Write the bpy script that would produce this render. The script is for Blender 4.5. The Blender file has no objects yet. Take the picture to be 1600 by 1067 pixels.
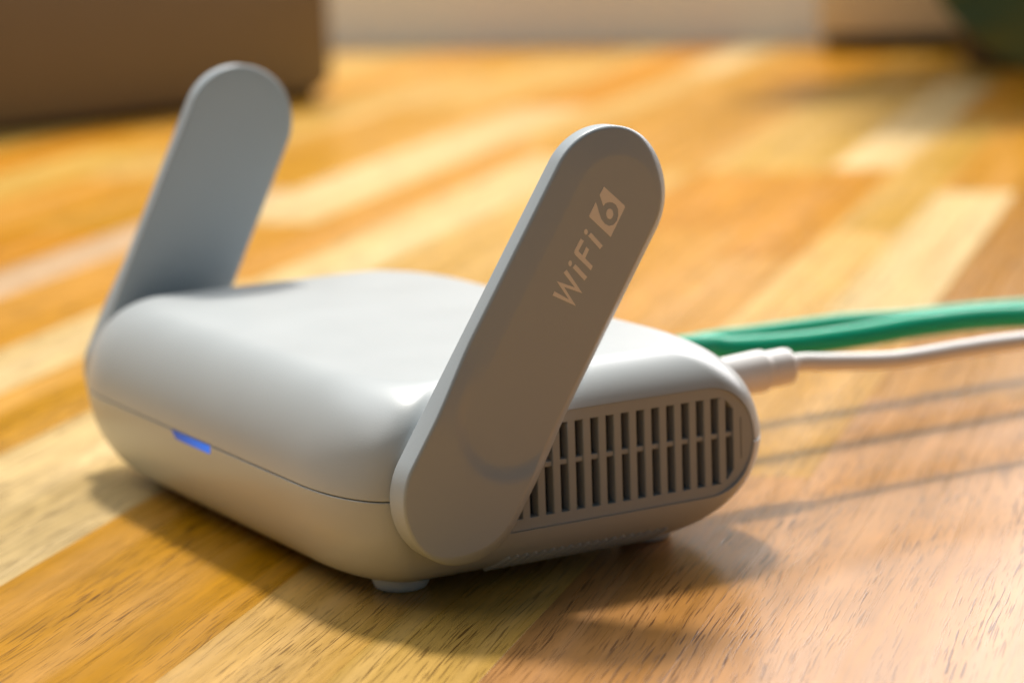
import bpy, bmesh, math, random
from mathutils import Vector, Matrix, noise
rnd = random.Random(7)
S = 0.001                                   # everything below is measured in millimetres
scene = bpy.context.scene
COL = scene.collection

# ------------------------------------------------------------------ camera
cam_d = bpy.data.cameras.new('camera'); cam = bpy.data.objects.new('camera', cam_d); COL.objects.link(cam)
fw = Vector((-0.8548599, 0.48537189, -0.18338124)); rt = Vector((0.49890534, 0.86600535, -0.03358864))
up = Vector((-0.14250615, 0.12020346, 0.98246787)); CAM = Vector((400.99654894, -205.73382393, 112.69645896))
cam.matrix_world = Matrix(((rt.x, up.x, -fw.x, CAM.x*S), (rt.y, up.y, -fw.y, CAM.y*S),
                           (rt.z, up.z, -fw.z, CAM.z*S), (0, 0, 0, 1)))
cam_d.sensor_width = 36.0; cam_d.lens = 4107.424/1600*36
cam_d.clip_start = 0.01; cam_d.clip_end = 30
cam_d.dof.use_dof = True; cam_d.dof.focus_distance = 0.390; cam_d.dof.aperture_fstop = 14.5
cam_d.dof.aperture_blades = 0
scene.camera = cam

# ------------------------------------------------------------------ world and lamps
world = bpy.data.worlds.new('World'); scene.world = world; world.use_nodes = True
bg = world.node_tree.nodes['Background']; bg.inputs[0].default_value = (0.62, 0.85, 1.0, 1); bg.inputs[1].default_value = 0.115
scene.view_settings.view_transform = 'Standard'; scene.view_settings.look = 'None'
scene.view_settings.exposure = 0.10; scene.view_settings.gamma = 1.0

def area(name, loc, target, size, power, color, size_y=None, shape=None):
    L = bpy.data.lights.new(name, 'AREA'); L.energy = power; L.color = color; L.size = size
    L.shape = shape or ('RECTANGLE' if size_y else 'DISK')
    if size_y: L.size_y = size_y
    o = bpy.data.objects.new(name, L); COL.objects.link(o); o.location = loc
    o.rotation_euler = (Vector(target)-Vector(loc)).to_track_quat('-Z', 'Y').to_euler()
    return o
def polar(az, el, d):
    az, el = math.radians(az), math.radians(el)
    return (math.sin(az)*math.cos(el)*d, math.cos(az)*math.cos(el)*d, math.sin(el)*d)
area('key_lamp', polar(-67, 59.5, 3.0), (0, 0, 0), 0.40, 92, (1.0, 0.95, 0.87))
area('soft_window_lamp', polar(-88, 55, 1.9), (0, 0, 0), 1.7, 15, (0.97, 0.99, 1.0), 1.2)
area('left_fill_lamp', polar(-150, 52, 1.6), (0, 0, 0.02), 0.8, 4.4, (1.0, 0.98, 0.94), 0.9)  # soft fill added at front left to brighten front faces and antenna edges
# the window above the low wall at the back right
gu = Vector((-math.sin(math.radians(44)), math.cos(math.radians(44)), 0)); gn = Vector((math.cos(math.radians(44)), math.sin(math.radians(44)), 0))
wl = gu*1.12+gn*0.36
wt = gu*0.0+gn*0.30
area('window_lamp', (wl.x, wl.y, 0.66), (wt.x, wt.y, 0.30), 1.1, 15, (1.0, 0.95, 0.93), 0.70)

# ------------------------------------------------------------------ helpers
def props(o, label=None, cat=None, group=None, kind=None):
    for k, v in (('label', label), ('category', cat), ('group', group), ('kind', kind)):
        if v: o[k] = v
    return o
def empty(name, loc=(0, 0, 0), **k):
    o = bpy.data.objects.new(name, None); COL.objects.link(o); o.location = Vector(loc)*S
    o.empty_display_size = 0.01
    return props(o, **k)
def link(name, me, mat=None, parent=None, **k):
    o = bpy.data.objects.new(name, me); COL.objects.link(o)
    if mat and not me.materials: me.materials.append(mat)
    if parent: o.parent = parent
    return props(o, **k)
def mesh(name, verts, faces, smooth=True, angle=35, fix=True, merge=0.0):
    bm = bmesh.new(); vs = [bm.verts.new(Vector(v)*S) for v in verts]
    for f in faces:
        try: bm.faces.new([vs[i] for i in f])
        except ValueError: pass
    if merge: bmesh.ops.remove_doubles(bm, verts=bm.verts, dist=merge*S)
    return finish(name, bm, smooth, angle, fix)
def finish(name, bm, smooth=True, angle=35, fix=True):
    if fix: bmesh.ops.recalc_face_normals(bm, faces=bm.faces)
    me = bpy.data.meshes.new(name); bm.to_mesh(me); bm.free()
    if smooth:
        me.polygons.foreach_set('use_smooth', [True]*len(me.polygons))
        if angle: me.set_sharp_from_angle(angle=math.radians(angle))
    return me
def box_bm(lo, hi, bev=0.0, seg=2):
    bm = bmesh.new(); bmesh.ops.create_cube(bm, size=1)
    lo, hi = Vector(lo), Vector(hi)
    for v in bm.verts:
        v.co = Vector([(lo[i]+hi[i])/2+v.co[i]*(hi[i]-lo[i]) for i in range(3)])*S
    if bev: bmesh.ops.bevel(bm, geom=bm.edges[:], offset=bev*S, segments=seg, affect='EDGES', profile=0.5)
    return bm
def loft(rings, cap0=True, cap1=True):
    n = len(rings[0]); V = [p for r in rings for p in r]; F = []
    for i in range(len(rings)-1):
        for j in range(n):
            k = (j+1) % n
            F.append((i*n+j, i*n+k, (i+1)*n+k, (i+1)*n+j))
    if cap0: F.append(tuple(range(n))[::-1])
    if cap1: F.append(tuple(range((len(rings)-1)*n, len(rings)*n)))
    return V, F
def lathe(axis_pts, n=40, frame=None):
    """axis_pts: list of (distance along axis, radius); frame: (origin, axis)"""
    o, a = frame; a = Vector(a).normalized(); x = a.orthogonal().normalized(); y = a.cross(x)
    rings = [[Vector(o)+a*d+(x*math.cos(2*math.pi*i/n)+y*math.sin(2*math.pi*i/n))*r for i in range(n)] for d, r in axis_pts]
    return loft(rings)
def catmull(P, per=14):
    P = [Vector(p) for p in P]; Q = [P[0]*2-P[1]]+P+[P[-1]*2-P[-2]]; out = []
    for i in range(1, len(Q)-2):
        a, b, c, d = Q[i-1:i+3]
        for k in range(per):
            t = k/per
            out.append(0.5*((2*b)+(c-a)*t+(2*a-5*b+4*c-d)*t*t+(3*b-a-3*c+d)*t**3))
    return out+[P[-1]]
def tube(P, r, n=24):
    pts = catmull(P); rings = []
    nrm = None
    for i, p in enumerate(pts):
        t = (pts[min(i+1, len(pts)-1)]-pts[max(i-1, 0)]).normalized()
        nrm = (nrm-t*nrm.dot(t)).normalized() if nrm else t.cross(Vector((0, 0, 1))).cross(t).normalized()
        b = t.cross(nrm); R = r(i/(len(pts)-1)) if callable(r) else r
        rings.append([p+(nrm*math.cos(2*math.pi*k/n)+b*math.sin(2*math.pi*k/n))*R for k in range(n)])
    return loft(rings)

# ------------------------------------------------------------------ materials
def new_mat(name):
    m = bpy.data.materials.new(name); m.use_nodes = True
    nt = m.node_tree; return m, nt, nt.nodes['Principled BSDF']
def N(nt, t, **kw):
    n = nt.nodes.new(t)
    for k, v in kw.items():
        if k.startswith('i_'):
            n.inputs[k[2:].replace('_', ' ')].default_value = v
        else: setattr(n, k, v)
    return n
def plastic(name, col, rough, bump=0.02, scale=5000, spec=0.5, var=0.03):
    m, nt, p = new_mat(name); L = nt.links.new
    tc = N(nt, 'ShaderNodeTexCoord')
    n1 = N(nt, 'ShaderNodeTexNoise'); n1.inputs['Scale'].default_value = scale; n1.inputs['Detail'].default_value = 2
    n2 = N(nt, 'ShaderNodeTexNoise'); n2.inputs['Scale'].default_value = 60; n2.inputs['Detail'].default_value = 4
    L(tc.outputs['Object'], n1.inputs['Vector']); L(tc.outputs['Object'], n2.inputs['Vector'])
    mx = N(nt, 'ShaderNodeMix', data_type='RGBA')
    mx.inputs[6].default_value = (*[c*(1-var) for c in col], 1); mx.inputs[7].default_value = (*[c*(1+var) for c in col], 1)
    L(n2.outputs[0], mx.inputs[0]); L(mx.outputs[2], p.inputs['Base Color'])
    mr = N(nt, 'ShaderNodeMapRange'); mr.inputs[3].default_value = rough-0.04; mr.inputs[4].default_value = rough+0.04
    L(n2.outputs[0], mr.inputs[0]); L(mr.outputs[0], p.inputs['Roughness'])
    b = N(nt, 'ShaderNodeBump'); b.inputs['Strength'].default_value = bump; b.inputs['Distance'].default_value = 0.0002
    L(n1.outputs[0], b.inputs['Height']); L(b.outputs[0], p.inputs['Normal'])
    p.inputs['Specular IOR Level'].default_value = spec
    return m
M_shell = plastic('light_grey_plastic', (0.525, 0.55, 0.555), 0.33, 0.10, 3800)
M_ant = plastic('antenna_plastic', (0.465, 0.51, 0.54), 0.40, 0.10, 3800)
M_grille = plastic('grille_plastic', (0.41, 0.44, 0.45), 0.5, 0.2, 3800)
M_dark = plastic('dark_cavity', (0.02, 0.026, 0.03), 0.6)  # near-black for painted recess shade, the ports and the plug contact
M_foot = plastic('pale_rubber', (0.76, 0.82, 0.83), 0.55)
M_print = plastic('pale_print', (0.97, 0.92, 0.85), 0.45)
M_green = plastic('green_cable_jacket', (0.0, 0.45, 0.265), 0.33, 0.02, spec=0.3)
M_boot = plastic('green_boot', (0.01, 0.45, 0.27), 0.4, 0.02)
M_white = plastic('white_cable_jacket', (0.88, 0.85, 0.83), 0.33, 0.02)
M_wall = plastic('painted_wall', (0.84, 0.80, 0.71), 0.7, 0.05, 300)
M_case = plastic('bronze_case', (0.185, 0.135, 0.082), 0.42, 0.05, 2500)
M_black = plastic('black_rubber', (0.012, 0.01, 0.009), 0.5)
M_boxg = plastic('grey_board', (0.60, 0.55, 0.44), 0.6, 0.05, 400)
M_leaf = plastic('dark_leaf', (0.05, 0.085, 0.035), 0.4, 0.05, 400, var=0.25)
M_stem = plastic('stem', (0.10, 0.13, 0.04), 0.5)
M_pot = plastic('brown_pot', (0.06, 0.035, 0.018), 0.5)
M_soil = plastic('soil', (0.03, 0.02, 0.012), 0.9, 0.4, 300)
m, nt, p = new_mat('blue_led'); M_led = m
p.inputs['Base Color'].default_value = (0.005, 0.02, 0.15, 1); p.inputs['Roughness'].default_value = 0.5
p.inputs['Emission Color'].default_value = (0.0, 0.135, 0.66, 1); 

tc = N(nt, 'ShaderNodeTexCoord'); sx = N(nt, 'ShaderNodeSeparateXYZ'); nt.links.new(tc.outputs['Object'], sx.inputs[0])
mr = N(nt, 'ShaderNodeMapRange'); nt.links.new(sx.outputs[0], mr.inputs[0])
for i_, v_ in enumerate((-0.009, 0.006, 0.30, 1.0)): mr.inputs[i_+1].default_value = v_
nt.links.new(mr.outputs[0], p.inputs['Emission Strength'])

def wood():
    m, nt, p = new_mat('oiled_wood'); L = nt.links.new
    tc = N(nt, 'ShaderNodeTexCoord'); oi = N(nt, 'ShaderNodeObjectInfo')
    off = N(nt, 'ShaderNodeVectorMath', operation='SCALE'); off.inputs[0].default_value = (3.1, 7.7, 1.9)
    L(oi.outputs['Random'], off.inputs['Scale'])
    add = N(nt, 'ShaderNodeVectorMath', operation='ADD'); L(tc.outputs['Object'], add.inputs[0]); L(off.outputs[0], add.inputs[1])
    # slight waviness of the grain
    wn = N(nt, 'ShaderNodeTexNoise'); wn.inputs['Scale'].default_value = 14; wn.inputs['Detail'].default_value = 2
    L(add.outputs[0], wn.inputs['Vector'])
    wsub = N(nt, 'ShaderNodeVectorMath', operation='SUBTRACT'); wsub.inputs[1].default_value = (0.5, 0.5, 0.5); L(wn.outputs['Color'], wsub.inputs[0])
    wmul = N(nt, 'ShaderNodeVectorMath', operation='MULTIPLY'); wmul.inputs[1].default_value = (0.0, 0.0045, 0.0); L(wsub.outputs[0], wmul.inputs[0])
    vec = N(nt, 'ShaderNodeVectorMath', operation='ADD'); L(add.outputs[0], vec.inputs[0]); L(wmul.outputs[0], vec.inputs[1])
    def nz(sx, sy, detail=3, rough=0.55):
        mp = N(nt, 'ShaderNodeMapping'); mp.inputs['Scale'].default_value = (sx, sy, sy); L(vec.outputs[0], mp.inputs['Vector'])
        n = N(nt, 'ShaderNodeTexNoise'); n.inputs['Scale'].default_value = 1; n.inputs['Detail'].default_value = detail
        n.inputs['Roughness'].default_value = rough; L(mp.outputs[0], n.inputs['Vector']); return n.outputs[0]
    def rng(x, a, b, c, d):
        r = N(nt, 'ShaderNodeMapRange'); L(x, r.inputs[0])
        for i, v in enumerate((a, b, c, d)): r.inputs[i+1].default_value = v
        return r.outputs[0]
    def mul(a, b):
        r = N(nt, 'ShaderNodeMath', operation='MULTIPLY')
        for i, v in enumerate((a, b)):
            if isinstance(v, (int, float)): r.inputs[i].default_value = v
            else: L(v, r.inputs[i])
        return r.outputs[0]
    broad = nz(3.0, 75, 3); fine = nz(14, 900, 3, 0.6); figure = nz(55, 120, 3)
    pores = nz(95, 2600, 1, 0.4); pores2 = nz(150, 3400, 1, 0.4); pmask = nz(10, 110, 2)
    val = mul(mul(rng(broad, 0.3, 0.7, 0.83, 1.14), rng(fine, 0.25, 0.75, 0.85, 1.12)), rng(figure, 0.3, 0.7, 0.88, 1.10))
    hs = N(nt, 'ShaderNodeHueSaturation'); L(oi.outputs['Color'], hs.inputs['Color']); L(val, hs.inputs['Value'])
    # redder, more saturated where the broad figure is dark
    L(rng(broad, 0.3, 0.7, 1.10, 0.92), hs.inputs['Saturation'])
    pm = mul(rng(pores, 0.59, 0.66, 0.0, 1.0), rng(pmask, 0.36, 0.60, 0.15, 1.0))
    pm2 = mul(rng(pores2, 0.63, 0.70, 0.0, 0.7), rng(pmask, 0.35, 0.6, 0.25, 1.0))
    mxp = N(nt, 'ShaderNodeMath', operation='MAXIMUM'); L(pm, mxp.inputs[0]); L(pm2, mxp.inputs[1])
    dark = N(nt, 'ShaderNodeMix', data_type='RGBA', blend_type='MULTIPLY'); L(mul(mxp.outputs[0], 0.85), dark.inputs[0])
    L(hs.outputs[0], dark.inputs[6]); dark.inputs[7].default_value = (0.15, 0.09, 0.055, 1)
    L(dark.outputs[2], p.inputs['Base Color'])
    L(rng(fine, 0.2, 0.8, 0.24, 0.34), p.inputs['Roughness'])
    p.inputs['Specular IOR Level'].default_value = 0.23
    hsum = N(nt, 'ShaderNodeMath', operation='SUBTRACT'); L(mul(fine, 0.25), hsum.inputs[0]); L(mxp.outputs[0], hsum.inputs[1])
    b = N(nt, 'ShaderNodeBump'); b.inputs['Strength'].default_value = 0.18; b.inputs['Distance'].default_value = 0.00012
    L(hsum.outputs[0], b.inputs['Height']); L(b.outputs[0], p.inputs['Normal'])
    return m
M_wood = wood()

# ------------------------------------------------------------------ wooden table: staves laid along one direction
T_FAR = 1046.0
table = empty('table', (0, 0, 0), label='wooden butcher-block table top of glued honey and cream coloured staves', cat='table')
CREAM = (0.60, 0.355, 0.085); PALE = (0.73, 0.53, 0.245); TAN = (0.56, 0.27, 0.030); HONEY = (0.56, 0.265, 0.032)
ORANGE = (0.55, 0.225, 0.008); BROWN = (0.38, 0.165, 0.010); PINK = (0.62, 0.42, 0.25); PEACH = (0.48, 0.225, 0.075); GOLD = (0.53, 0.265, 0.042)
rows = [-1290]
while rows[-1] < -400: rows.append(rows[-1]+rnd.choice((28, 34, 40, 46)))
rows = [r for r in rows if r < -372]+[-351, -314, -279, -236, -203, -181, -145, -121, -93, -49, -4, 20, 41, 66, 120, 150, 178, 214, 246, 290, 330, 372, 410]
# colours read from the photograph for the staves that can be told apart: (row start, from t, to t, colour)
known = [(-93, -260, 150, PALE), (-49, -260, 130, TAN), (-4, -260, 90, CREAM), (20, -260, 60, CREAM), (41, -260, 30, PEACH),
         (66, -260, 100, PEACH), (92, -260, 60, PEACH), (120, -260, 80, PEACH), (-121, -200, 200, TAN), (-145, -200, 230, PALE), (-181, -100, 340, HONEY),
         (-203, -100, 420, PINK), (-236, -50, 320, ORANGE), (-279, 100, 450, HONEY), (-314, 200, 540, CREAM), (-351, 200, 600, ORANGE),
         (-145, 230, 560, HONEY), (-121, 200, 520, PALE), (-93, 150, 470, CREAM), (-49, 130, 330, HONEY), (-4, 90, 280, GOLD), (-4, 280, 480, ORANGE),
         (-49, 330, 470, ORANGE), (-49, 470, 800, CREAM), (20, 60, 175, GOLD), (20, 175, 330, CREAM), (41, 30, 195, GOLD), (41, 195, 420, PALE), (66, 100, 520, BROWN), (92, 60, 520, TAN), (-4, 480, 800, PALE),
         (20, 330, 640, CREAM), (41, 420, 760, HONEY), (66, 520, 900, TAN), (-181, 340, 700, PALE), (-203, 420, 800, TAN), (-236, 320, 700, HONEY), (-93, 470, 760, HONEY)]
palette = [CREAM, HONEY, TAN, ORANGE, HONEY, CREAM, PALE, TAN]
ang = math.radians(90+44)                   # staves' local x runs along gu
def stave(s0, s1, t0, t1, col):
    g = 0.012; dz = rnd.uniform(-0.008, 0.0)
    bm = bmesh.new(); L_, W_ = t1-t0, s1-s0; c = 0.03
    # local x along the grain, local y across it (towards smaller s)
    ring = lambda e, z: [(e+g, e+g, z), (L_-e-g, e+g, z), (L_-e-g, W_-e-g, z), (e+g, W_-e-g, z)]
    V, F = loft([ring(0, -28), ring(0, dz-c), ring(c, dz)])
    me = mesh('plank', V, F, smooth=False)
    o = link('plank', me, M_wood, table)
    P = gu*t0+gn*s1
    o.location = (P.x*S, P.y*S, 0); o.rotation_euler = (0, 0, ang)
    k = rnd.uniform(0.96, 1.04); o.color = (col[0]*k, col[1]*k*rnd.uniform(0.97, 1.03), col[2]*k, 1)
for a, b in zip(rows[:-1], rows[1:]):
    kn = sorted([k for k in known if k[0] == a], key=lambda k: k[1])
    t = -260.0 if a > -300 else -100.0
    last = None
    cuts = [(k[1], k[2], k[3]) for k in kn]
    while t < T_FAR-1:
        nxt = [k for k in cuts if k[1] > t+1]
        if nxt and nxt[0][0] <= t+1: e, col = nxt[0][1], nxt[0][2]
        else:
            e = min(nxt[0][0] if nxt else 1e9, t+rnd.uniform(230, 420)); col = rnd.choice([c for c in palette if c is not last])
        e = min(e, T_FAR)
        if T_FAR-e < 60: e = T_FAR
        stave(a, b, t, e, col); last = col; t = e
def slab(name, s0, s1, t0, t1, z0, z1, mat, bev=1.0, parent=None, **k):
    o = link(name, finish(name, box_bm((t0, -s1, z0), (t1, -s0, z1), bev), True, 40), mat, parent, **k)
    o.rotation_euler = (0, 0, ang); return o
M_core = plastic('core_wood', (0.45, 0.26, 0.09), 0.6)
slab('core_board', -1285, 405, -95, T_FAR-4, -40, -28.2, M_core, 1.0, table)
for s_, t_ in ((-1240, -60), (-1240, 1010), (360, -60), (360, 1010)):
    slab('table_leg', s_-30, s_+30, t_-30, t_+30, -740, -40.2, M_core, 2.0, table)

# low wall behind the table
slab('wall', -1700, 900, T_FAR+3, T_FAR+90, -740, 235, M_wall, 2.0, label='pale beige wall behind the far edge of the table', cat='wall')
bx = empty('storage_box', label='blurred grey-tan box with dark base against the wall at the back right', cat='box')
slab('body', -93, 62, T_FAR-62, T_FAR-4, 9, 150, M_boxg, 3.0, bx)
slab('base', -90, 59, T_FAR-60, T_FAR-6, 0.2, 8.8, M_black, 1.0, bx)

# ------------------------------------------------------------------ bronze case at the back left
case = empty('case', (-718, 334, 0), label='bronze-brown box-shaped case with rounded corners, blurred at the back left', cat='case')
case.rotation_euler = (0, 0, math.atan2(150, -34)-math.pi/2)
def rrect2(w0, w1, z0, z1, r, n=10):
    out = []
    for cx, cz, a0 in ((w1-r, z1-r, 0), (w0+r, z1-r, 90), (w0+r, z0+r, 180), (w1-r, z0+r, 270)):
        for i in range(n+1):
            a = math.radians(a0+90*i/n); out.append((cx+r*math.cos(a), cz+r*math.sin(a)))
    return out
def front_slab(name, w0, w1, z0, z1, d0, d1, r, fil, mat, parent):
    rings = []
    for e, d in ((fil, d0), (fil*0.3, d0-fil*0.3), (0, d0-fil), (0, d1+fil), (fil*0.3, d1+fil*0.3), (fil, d1)):
        rings.append([(d, w, z) for w, z in rrect2(w0+e, w1-e, z0+e, z1-e, max(r-e, 0.5))])
    V, F = loft(rings); return link(name, mesh(name, V, F, angle=40), mat, parent)
front_slab('case_body', -330, 4, 4.5, 128, 0, -70, 9, 1.5, M_case, case)
front_slab('case_base', -324, -4, 0.2, 4.8, -3, -66, 1.2, 0.4, M_black, case)

# ------------------------------------------------------------------ router
W, D, H, z0, zs = 120.511, 80.314, 31.189, 2.248, 17.807
cxf, cyf, cxb, cyb = 19.92, 7.611, 22.316, 10.169
Rt, Rb, ra, pa = 12.269, 8.513, 9.324, 10.446
RtB, RbB, nT, nB = 13.68, 19.898, 1.612, 1.643
zt = z0+H
def ins(u, R, n, q=2.1):
    u = min(max(u, 0), 1); return R*(1-max(0.0, 1-u**n)**(1/q))
def plan(A, Bf, Bb, z, n=18):
    q1, q4 = [], []
    for i in range(n+1):
        t = math.pi/2*i/n; c, s_ = math.cos(t) if i < n else 0.0, math.sin(t)
        c, s_ = c**(2/2.1), s_**(2/2.1)
        q1.append((A-cxb+cxb*c, Bb-cyb+cyb*s_))
        q4.append((A-cxf+cxf*c, -(Bf-cyf+cyf*s_)))
    q4 = q4[::-1]
    q = q1+[(-x, y) for x, y in q1][::-1]+[(-x, y) for x, y in q4][::-1]+q4
    # extra points along the long front and back edges keep the quads even
    out = []
    for i, a in enumerate(q):
        b = q[(i+1) % len(q)]; out.append(a)
        if abs(a[1]-b[1]) < 1e-6 and abs(a[0]-b[0]) > 20:
            for k in range(1, 8): out.append((a[0]+(b[0]-a[0])*k/8, a[1]))
    return [(x, y, z) for x, y in out]
def insets(z):
    if z >= zs:
        u = (z-zs)/(zt-zs); return ins((z-(zt-ra))/ra, ra, 2, 2), ins(u, Rt, nT), ins(u, RtB, nT)
    u = (zs-z)/(zs-z0); return ins((z0+pa-z)/pa, pa, 2, 2), ins(u, Rb, nB), ins(u, RbB, nB)
def ring(z, extra=0.0):
    a, bf, bb = insets(z)
    return plan(W/2-a-extra, D/2-bf-extra, D/2-bb-extra, z)
router = empty('wifi_router', (0, 0, 0), label='pale grey travel router with two raised paddle antennas standing on the wooden table', cat='router')
gap = 0.08
K = 44
up_r = [ring(zs+gap, 0.7), ring(zs+gap, 0.12), ring(zs+gap+0.12, 0.0)]
for i in range(1, K+1): up_r.append(ring(zs+gap+0.12+(zt-zs-gap-0.12)*math.sin(math.pi/2*i/K)))
# gently crowned top made of shrinking rings
last = up_r[-1]
for f in (0.96, 0.85, 0.7, 0.5, 0.25): up_r.append([(x*f, y*f, zt+0.35*(1-f*f)) for x, y, z in last])
lo_r = [ring(zs-gap, 0.7), ring(zs-gap, 0.12), ring(zs-gap-0.12, 0.0)]
for i in range(1, K+1): lo_r.append(ring(zs-gap-0.12-(zs-gap-0.12-z0)*(1-math.cos(math.pi/2*i/K))/1.0))
def bake(o):
    dg = bpy.context.evaluated_depsgraph_get(); me = bpy.data.meshes.new_from_object(o.evaluated_get(dg))
    o.modifiers.clear(); o.data = me; return o
# pocket for the grille
def pocket_outline(R, yl, yr, zc, rl, n=24):
    pts = []
    for i in range(n+1):
        a = -math.pi/2+math.pi*i/n; pts.append((yr+R*math.cos(a), zc+R*math.sin(a)))
    for i in range(7):
        a = math.pi/2+math.pi/2*i/6; pts.append((yl+rl+rl*math.cos(a), zc+R-rl+rl*math.sin(a)))
    for i in range(7):
        a = math.pi+math.pi/2*i/6; pts.append((yl+rl+rl*math.cos(a), zc-R+rl+rl*math.sin(a)))
    return pts
ZC = 18.6
out = pocket_outline(8.95, -15.6, 23.45, ZC, 2.0)
V, F = loft([[(W/2-9, y, z) for y, z in out], [(W/2+6, y, z) for y, z in out]])
cut = link('cutter', mesh('cutter', V, F))
shells = []
for nm, rr in (('upper_shell', up_r), ('lower_shell', lo_r)):
    V, F = loft(rr); o = link(nm, mesh(nm, V, F, smooth=False), M_shell, router)
    md = o.modifiers.new('b', 'BOOLEAN'); md.operation = 'DIFFERENCE'; md.solver = 'EXACT'; md.object = cut
    bpy.context.view_layer.update(); bake(o)
    me = o.data
    if not me.materials: me.materials.append(M_shell)
    me.polygons.foreach_set('use_smooth', [True]*len(me.polygons)); me.set_sharp_from_angle(angle=math.radians(32))
    shells.append(o)
bpy.data.objects.remove(cut)

# grille frame
def plate_with_hole(outer, inner, x0, x1):
    bm = bmesh.new()
    def loop(pts, x):
        vs = [bm.verts.new(Vector((x, y, z))*S) for y, z in pts]
        return vs, [bm.edges.new((vs[i], vs[(i+1) % len(vs)])) for i in range(len(vs))]
    vo, eo = loop(outer, x1); vi, ei = loop(inner, x1)
    bmesh.ops.triangle_fill(bm, edges=eo+ei, use_beauty=True, normal=(1, 0, 0))
    vo2 = [bm.verts.new(v.co+Vector(((x0-x1)*S, 0, 0))) for v in vo]; vi2 = [bm.verts.new(v.co+Vector(((x0-x1)*S, 0, 0))) for v in vi]
    for A, B in ((vo, vo2), (vi, vi2)):
        for i in range(len(A)):
            j = (i+1) % len(A); bm.faces.new((A[i], A[j], B[j], B[i]))
    return bm
xf = W/2-0.75
frame_out = pocket_outline(8.88, -15.5, 23.45, ZC, 2.0)
y_slot = lambda i: 27.1-2.82*i
yl_, yr_ = y_slot(14), 28.5
inner = [(yl_, 11.5), (25.9, 11.5), (27.3, 12.2), (yr_, 13.6), (yr_, 23.6), (27.3, 25.0), (25.9, 25.7), (yl_, 25.7)]
link('grille_frame', finish('grille_frame', plate_with_hole(frame_out, inner, xf-2.0, xf), True, 30), M_grille, router)
for i in range(14):
    me = finish('slat', box_bm((xf-2.2, y_slot(i+1)+1.43, 11.2 if i else 11.6), (xf-0.03, y_slot(i), 26.0 if i else 25.6), 0.12, 1), True, 30)
    link('slat', me, M_grille, router)
link('crossbar', finish('crossbar', box_bm((xf-1.9, yl_-0.5, 18.95), (xf-0.45, yr_+0.5, 19.8), 0.1, 1), True, 30), M_grille, router)
# dark strip painted for the shade in the end groove beside the last slot
link('groove_shade_strip', finish('groove_shade_strip', box_bm((xf-0.3, 29.85, 15.2), (xf+0.01, 30.0, 22.0), 0.0), False), M_dark, router)
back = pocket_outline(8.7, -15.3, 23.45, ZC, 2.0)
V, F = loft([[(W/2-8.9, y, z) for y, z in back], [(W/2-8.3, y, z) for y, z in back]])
link('vent_shade_sheet', mesh('vent_shade_sheet', V, F, angle=30), M_dark, router)  # near-black sheet stands in for the shade deep behind the slots
# ribs of the bottom vent, lying on the lower fillet of the side
for k in range(19):
    y = -14.5+1.62*k
    pts = []
    for j in range(7):
        z = 2.75+j*0.42; a, _, _ = insets(z); pts.append((W/2-a+0.02, y+j*0.36, z-0.05))
    V, F = tube(pts, 0.36, 8)
    link('rib', mesh('rib', V, F), M_shell, router)
# status light under the seam on the front
V, F = [], []
nx = 12
for r_, (zz, xa, xb) in enumerate(((zs-0.13, -9.3, 7.1), (zs-0.6, -8.7, 7.0), (zs-1.1, -8.1, 6.9), (zs-1.5, -7.4, 6.7))):
    for j in range(nx+1):
        x = xa+(xb-xa)*j/nx; _, bf, _ = insets(zz); V.append((x, -(D/2-bf)-0.05, zz))
for r_ in range(3):
    for j in range(nx):
        a = r_*(nx+1)+j; F.append((a, a+1, a+nx+2, a+nx+1))
n0 = len(V); V += [(x, y+0.8, z) for x, y, z in V[:n0]]
F += [tuple(i+n0 for i in f[::-1]) for f in F[:]]
bd = list(range(nx+1))+[r*(nx+1)+nx for r in (1, 2, 3)]+list(range(3*(nx+1)+nx-1, 3*(nx+1)-1, -1))+[2*(nx+1), nx+1]
F += [(bd[i], bd[(i+1) % len(bd)], bd[(i+1) % len(bd)]+n0, bd[i]+n0) for i in range(len(bd))]
link('status_light', mesh('status_light', V, F, angle=30), M_led, router, label='glowing blue status light under the seam')
# feet
fi = 14.9
for sx in (1, -1):
    for sy in (1, -1):
        V, F = lathe([(0.0, 3.6), (0.2, 4.05), (0.8, 4.4), (1.5, 4.6), (3.1, 4.75)], 40, ((sx*(W/2-fi-(2.2 if sy > 0 else 0)), sy*(D/2-fi-(3.6 if sy > 0 else 0)), 0.0), (0, 0, 1)))
        link('foot', mesh('foot', V, F, angle=50), M_foot, router)
# ports in the back face
for x, w, h, z in ((30, 9.5, 4.0, 21.5), (0, 12.5, 9.5, 19.0), (-22, 12.5, 9.5, 15.0), (-42, 12.5, 6, 18.5)):
    link('port', finish('port', box_bm((x-w/2, D/2-3.2, z-h/2), (x+w/2, D/2+0.12, z+h/2), 0.6), True, 40), M_dark, router)

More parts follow.
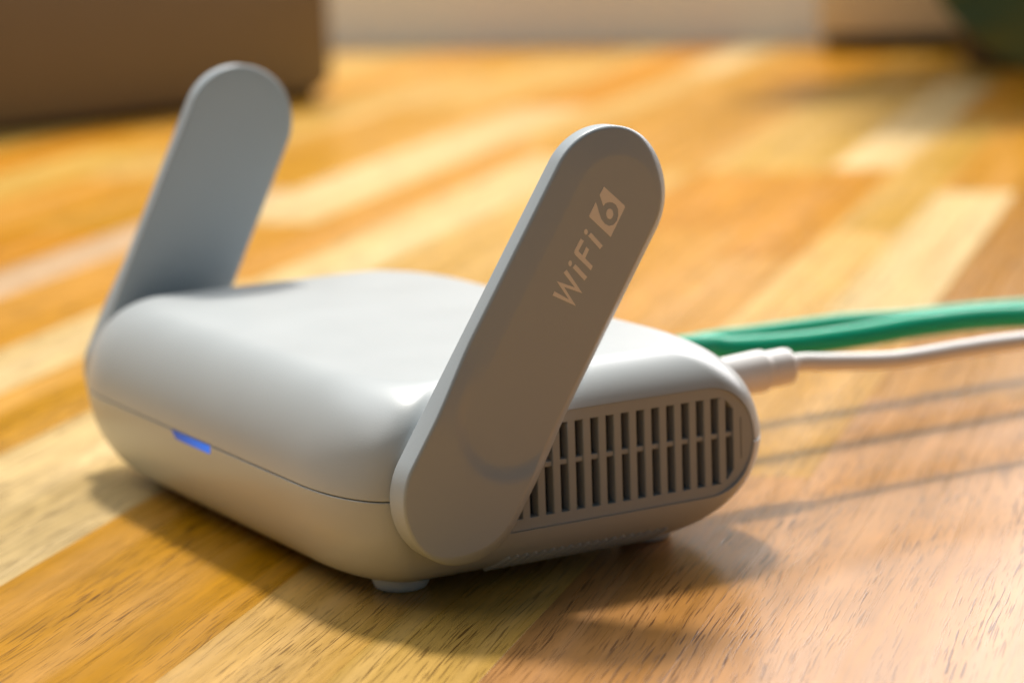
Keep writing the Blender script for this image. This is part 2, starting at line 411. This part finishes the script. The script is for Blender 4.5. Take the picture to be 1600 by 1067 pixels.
# antennas
aR, aL, at, apy, apz, agap = 10.85, 50.35, 4.5, -23.75, 18.29, 0.53
def antenna(side, ath):
    th = math.radians(ath); cs, sn = math.cos(th), math.sin(th)
    xi = W/2+agap; xo = xi+at
    def world_pt(u, v, x): return (side*x, apy+u*cs-v*sn, apz+u*sn+v*cs)
    per = []
    n = 64
    for i in range(n+1): a = math.pi/2+math.pi*i/n; per.append((0, 0, math.cos(a), math.sin(a)))
    for k in range(1, 72): per.append((aL*k/72, 0, 0, -1))
    for i in range(n+1): a = -math.pi/2+math.pi*i/n; per.append((aL, 0, math.cos(a), math.sin(a)))
    for k in range(1, 72): per.append((aL*(1-k/72), 0, 0, 1))
    def face_x(u, v, d, nv):
        t_ = min(max((0.35-nv)/1.1, 0), 1); t_ = t_*t_*(3-2*t_); r = 0.55+1.75*t_; e = aR-d; drop = 0.0
        if e < r:
            x_ = (r-e)/r; drop = (1-t_)*r*(1-math.sqrt(max(0, 1-x_*x_)))+t_*0.85*r*x_**1.3
        uu = min(max(u, 13.3), 49.7)
        q = math.hypot(u-uu, v+0.95)-7.3
        if q <= 0: return xo-0.25-drop
        sm = lambda t: (lambda t: t*t*(3-2*t))(min(max(t, 0.0), 1.0))
        w = sm((u-6.0)/15.0)
        qs = q*q/(q+0.5)                          # softly rounded start of the bevel
        return xo-0.25-drop+(1-w)*0.75*sm(q/2.6)-w*0.20*qs
    ds = [0]+[aR*i/52 for i in range(1, 51)]+[aR-0.55*(1-math.sin(math.pi/2*i/8)) for i in range(0, 9)]
    ds = sorted(set(round(x, 4) for x in ds))
    rings = []
    for d in ds: rings.append([world_pt(sx+d*nx_, sy+d*ny_, face_x(sx+d*nx_, sy+d*ny_, d, ny_)) for sx, sy, nx_, ny_ in per])
    rb = 0.5                                       # inner edge rounding
    for i in range(0, 7):
        a = math.pi/2*i/6; d = aR-rb*(1-math.cos(a)); rings.append([world_pt(sx+d*nx_, sy+d*ny_, xi+rb-rb*math.sin(a)) for sx, sy, nx_, ny_ in per])
    for d in (aR*0.6, aR*0.3, 0): rings.append([world_pt(sx+d*nx_, sy+d*ny_, xi) for sx, sy, nx_, ny_ in per])
    V, F = loft(rings, False, False)
    bm = bmesh.new(); vs = [bm.verts.new(Vector(v)*S) for v in V]
    for f in F: bm.faces.new([vs[i] for i in f])
    bmesh.ops.remove_doubles(bm, verts=bm.verts, dist=1e-6)
    bmesh.ops.dissolve_degenerate(bm, dist=1e-7, edges=bm.edges)
    o = link('antenna', finish('antenna', bm, True, 0), M_ant, router)
    V, F = lathe([(-3.0, 7.2), (agap+0.3, 7.2)], 40, ((side*W/2, apy, apz), (side, 0, 0)))
    link('hinge', mesh('hinge', V, F, angle=40), M_ant, o)
    return o, (lambda u, v, e=0.0: world_pt(u, v, xo-0.25+e))
ant_r, ptR = antenna(1, 57.027)
ant_r['label'] = 'near antenna with pale printed lettering on its scooped face'
ant_l, ptL = antenna(-1, 57.027+6.6)
ant_l['label'] = 'far antenna seen from its plain inner side'

# flat pale print on the antenna face
def print_mesh(loops, parent, name):
    bm = bmesh.new(); es = []
    for pts in loops:
        vs = [bm.verts.new(Vector(ptR(u*0.9803-0.27, v*0.9803+1.0, 0.03))*S) for u, v in pts]
        es += [bm.edges.new((vs[i], vs[(i+1) % len(vs)])) for i in range(len(vs))]
    nrm = Vector((1, 0, 0))
    bmesh.ops.triangle_fill(bm, edges=es, use_beauty=True, normal=nrm)
    r = bmesh.ops.extrude_face_region(bm, geom=bm.faces[:])
    for v in [g for g in r['geom'] if isinstance(g, bmesh.types.BMVert)]: v.co.x += 0.02*S
    return link(name, finish(name, bm, False), M_print, parent)
def stroke(P, w, cut_ends=True, round_end=False):
    """outline of a polyline of width w with mitred corners"""
    P = [Vector((*p, 0)) for p in P]; Lf, Rg = [], []
    for i, p in enumerate(P):
        a = (P[i]-P[i-1]).normalized() if i else (P[1]-P[0]).normalized()
        b = (P[i+1]-P[i]).normalized() if i < len(P)-1 else a
        na, nb = Vector((-a.y, a.x, 0)), Vector((-b.y, b.x, 0)); mvec = (na+nb).normalized()
        k = w/2/max(0.42, mvec.dot(na)); Lf.append(p+mvec*k); Rg.append(p-mvec*k)
    return [(q.x, q.y) for q in Lf+Rg[::-1]]
def dot(c, a, b, n=16): return [(c[0]+a*math.cos(2*math.pi*i/n)+0.12*math.sin(2*math.pi*i/n), c[1]+b*math.sin(2*math.pi*i/n)) for i in range(n)]
lw = 0.72
print_mesh([stroke([(33.91, 1.12), (34.18, -2.7), (35.70, 0.75), (36.33, -2.7), (37.80, 1.02)], lw)], ant_r, 'letter')
print_mesh([stroke([(39.22, 0.0), (38.46, -2.95)], lw)], ant_r, 'letter'); print_mesh([dot((39.24, 0.82), 0.40, 0.38)], ant_r, 'letter')
print_mesh([[(40.0, -3.1), (40.72, -3.05), (41.14, -1.20), (42.62, -1.12), (42.80, -0.42), (41.32, -0.50), (41.55, 0.45), (43.35, 0.40), (43.42, 1.12),
             (41.35, 1.16), (40.98, 1.02), (40.78, 0.72)]], ant_r, 'letter')
print_mesh([stroke([(44.70, 0.03), (43.92, -2.95)], lw)], ant_r, 'letter'); print_mesh([dot((44.72, 0.80), 0.40, 0.38)], ant_r, 'letter')
badge = [(52.22, 1.51), (51.49, -3.23), (51.35, -3.51), (51.11, -3.57), (46.08, -3.63), (46.94, 1.27), (47.09, 1.53), (47.32, 1.59), (49.51, 1.62), (48.92, 0.86), (48.44, 0.3),
         (47.7, -0.63), (47.37, -1.57), (47.44, -2.48), (47.98, -3.1), (48.76, -3.31), (49.64, -3.1), (50.38, -2.59), (50.81, -1.92), (50.84, -1.22), (50.6, -0.55), (50.1, -0.05), (49.62, 0.07), (50.16, 0.8), (50.75, 1.57)]
hole = [(49.39, -2.19), (49.1, -2.31), (48.81, -2.32), (48.56, -2.23), (48.39, -2.04), (48.33, -1.78), (48.38, -1.5), (48.55, -1.24), (48.79, -1.03), (49.09, -0.91), (49.38, -0.89), (49.63, -0.99), (49.8, -1.18), (49.86, -1.43), (49.81, -1.71), (49.64, -1.98)]
print_mesh([badge], ant_r, 'badge'); print_mesh([hole], ant_r, 'badge')

# ------------------------------------------------------------------ cables
uc = empty('power_cable', (30, 62, 0), label='white power cable with stepped round plug in the router back', cat='cable')
def under(o, root):
    o.parent = root; o.matrix_parent_inverse = Matrix.Translation(-root.location); return o
V, F = tube([(30, 59, 21.9), (30, 63.5, 22.2), (30, 70.2, 21.4), (30, 84.5, 20.0), (30, 99.3, 20.05), (30.2, 114.5, 19.9), (31, 150, 18.5), (36, 220, 10), (46, 300, 1.9), (70, 420, 1.75)], 1.62)
under(link('jacket', mesh('jacket', V, F, angle=60), M_white), uc)
ax = (0, 1, 0.03)
V, F = lathe([(0, 3.2), (6, 3.55), (13.7, 3.75), (14.5, 3.70), (15.1, 3.4), (15.2, 2.8)], 40, ((30, 40.5, 21.3), ax))
o = under(link('plug', mesh('plug', V, F, angle=50), M_white), uc)
V, F = lathe([(14.6, 3.25), (19.2, 3.30), (20.0, 3.15), (20.4, 2.7), (20.5, 1.5)], 40, ((30, 40.5, 21.3), ax))
under(link('strain_relief', mesh('strain_relief', V, F, angle=50), M_white), uc)
V, F = lathe([(-5, 2.2), (0.2, 2.2)], 24, ((30, 40.5, 21.3), ax))
under(link('contact', mesh('contact', V, F, angle=50), M_dark), uc)
def ethernet(x, P, label, zp):
    r = empty('network_cable', (x, 62, 0), label=label, cat='cable', group='green network cables plugged into the router back')
    V, F = tube(P, 2.35); under(link('jacket', mesh('jacket', V, F, angle=60), M_green), r)
    bmc = box_bm((x-5.6, 35, zp-4), (x+5.6, 50, zp+4), 0.8); under(link('connector', finish('connector', bmc, True, 40), M_boot), r)
    V, F = tube([(x, 49, zp), (x, 56, zp+0.2), P[1], P[2]], lambda t: 3.3-0.85*t); under(link('boot', mesh('boot', V, F, angle=60), M_boot), r)
ethernet(0, [(0, 48, 20.4), (0, 58, 20.7), (0, 64.5, 20.4), (0, 70.3, 19.4), (0, 85, 18.5), (0, 100.3, 18.4), (0, 116, 18.6), (0, 140.4, 17.4), (3, 200, 11), (12, 280, 3.0), (30, 420, 2.5)],
         'thick green network cable nearer the white cable, dark underside', 19.5)
ethernet(-22, [(-22, 46, 13.8), (-22, 60, 14.6), (-22, 79.3, 16.2), (-22, 90.1, 16.1), (-22, 101, 16.05), (-22, 112.2, 15.9), (-22, 128.6, 14.9), (-22, 159.4, 13.5), (-20, 230, 8), (-12, 300, 2.6), (5, 420, 2.5)],
         'green network cable behind the other one, farther from the white cable', 13.6)

# ------------------------------------------------------------------ plant at the back right
plant = empty('potted_plant', (-600, 655, 0), label='blurred dark green broad-leaved plant in a brown pot at the top right', cat='plant')
V, F = lathe([(0, 22), (2, 26), (50, 36), (54, 38), (60, 38), (60.2, 34), (52, 33)], 40, ((-600, 655, 0.1), (0, 0, 1)))
under(link('pot', mesh('pot', V, F, angle=40), M_pot), plant)
V, F = lathe([(0, 33.2), (0.5, 33.0), (2, 20), (3, 1)], 32, ((-600, 655, 51), (0, 0, 1)))
under(link('soil', mesh('soil', V, F), M_soil), plant)
def leaf(tip_c, a_len, a_wid, direction, normal, base):
    V, F = [], []; nu, nv = 16, 8
    dx = Vector(direction).normalized(); dz = Vector(normal); dz = (dz-dx*dz.dot(dx)).normalized(); dy = dz.cross(dx)
    Rm = Matrix((dx, dy, dz)).transposed()
    for sgn in (1, -1):
        for i in range(nu+1):
            t = i/nu; w = a_wid*math.sin(math.pi*t**0.85)**0.7
            for j in range(-nv, nv+1):
                s_ = j/nv; V.append(Vector(tip_c)+Rm @ Vector(((t-0.5)*a_len, s_*w, -0.18*a_len*(t-0.5)**2*4*0.4+0.10*abs(s_)*w-0.06*w*math.cos(t*22)*abs(s_)+sgn*0.25)))
    m_ = 2*nv+1; q = (nu+1)*m_
    for i in range(nu):
        for j in range(2*nv):
            a = i*m_+j; F.append((a, a+1, a+m_+1, a+m_)); F.append((a+q, a+m_+q, a+m_+1+q, a+1+q))
    o = under(link('leaf', mesh('leaf', V, F, angle=0, merge=0.02), M_leaf), plant)
    P0 = Vector(base); P2 = Vector(tip_c)+Rm @ Vector((-0.5*a_len, 0, 0)); P1 = (P0+P2)/2+Vector((0, 0, 25))
    V, F = tube([P0, P1, P2], 1.3, 10); under(link('stem', mesh('stem', V, F), M_stem), plant)
ray = lambda x, y, d: CAM+(fw+rt*((x-800)/4107.424)-up*((y-533.5)/4107.424))*d
soil = (-600, 655, 53)
leaf((-408, 486, 60), 84, 32, (0.35, 0.15, -1.0), (0.85, -0.5, 0.25), soil)
for k in range(18):
    a_ = k*2.4; rr = rnd.uniform(30, 150); h_ = rnd.uniform(150, 270)
    d_ = Vector((math.cos(a_), math.sin(a_), 0))
    c_ = Vector((-585, 630, h_))+d_*rr
    leaf(tuple(c_), rnd.uniform(105, 140), rnd.uniform(38, 50), (d_.x, d_.y, rnd.uniform(-0.6, 0.1)), (-0.3+rnd.uniform(-.2, .2), rnd.uniform(-.3, .3), 1.0), soil)
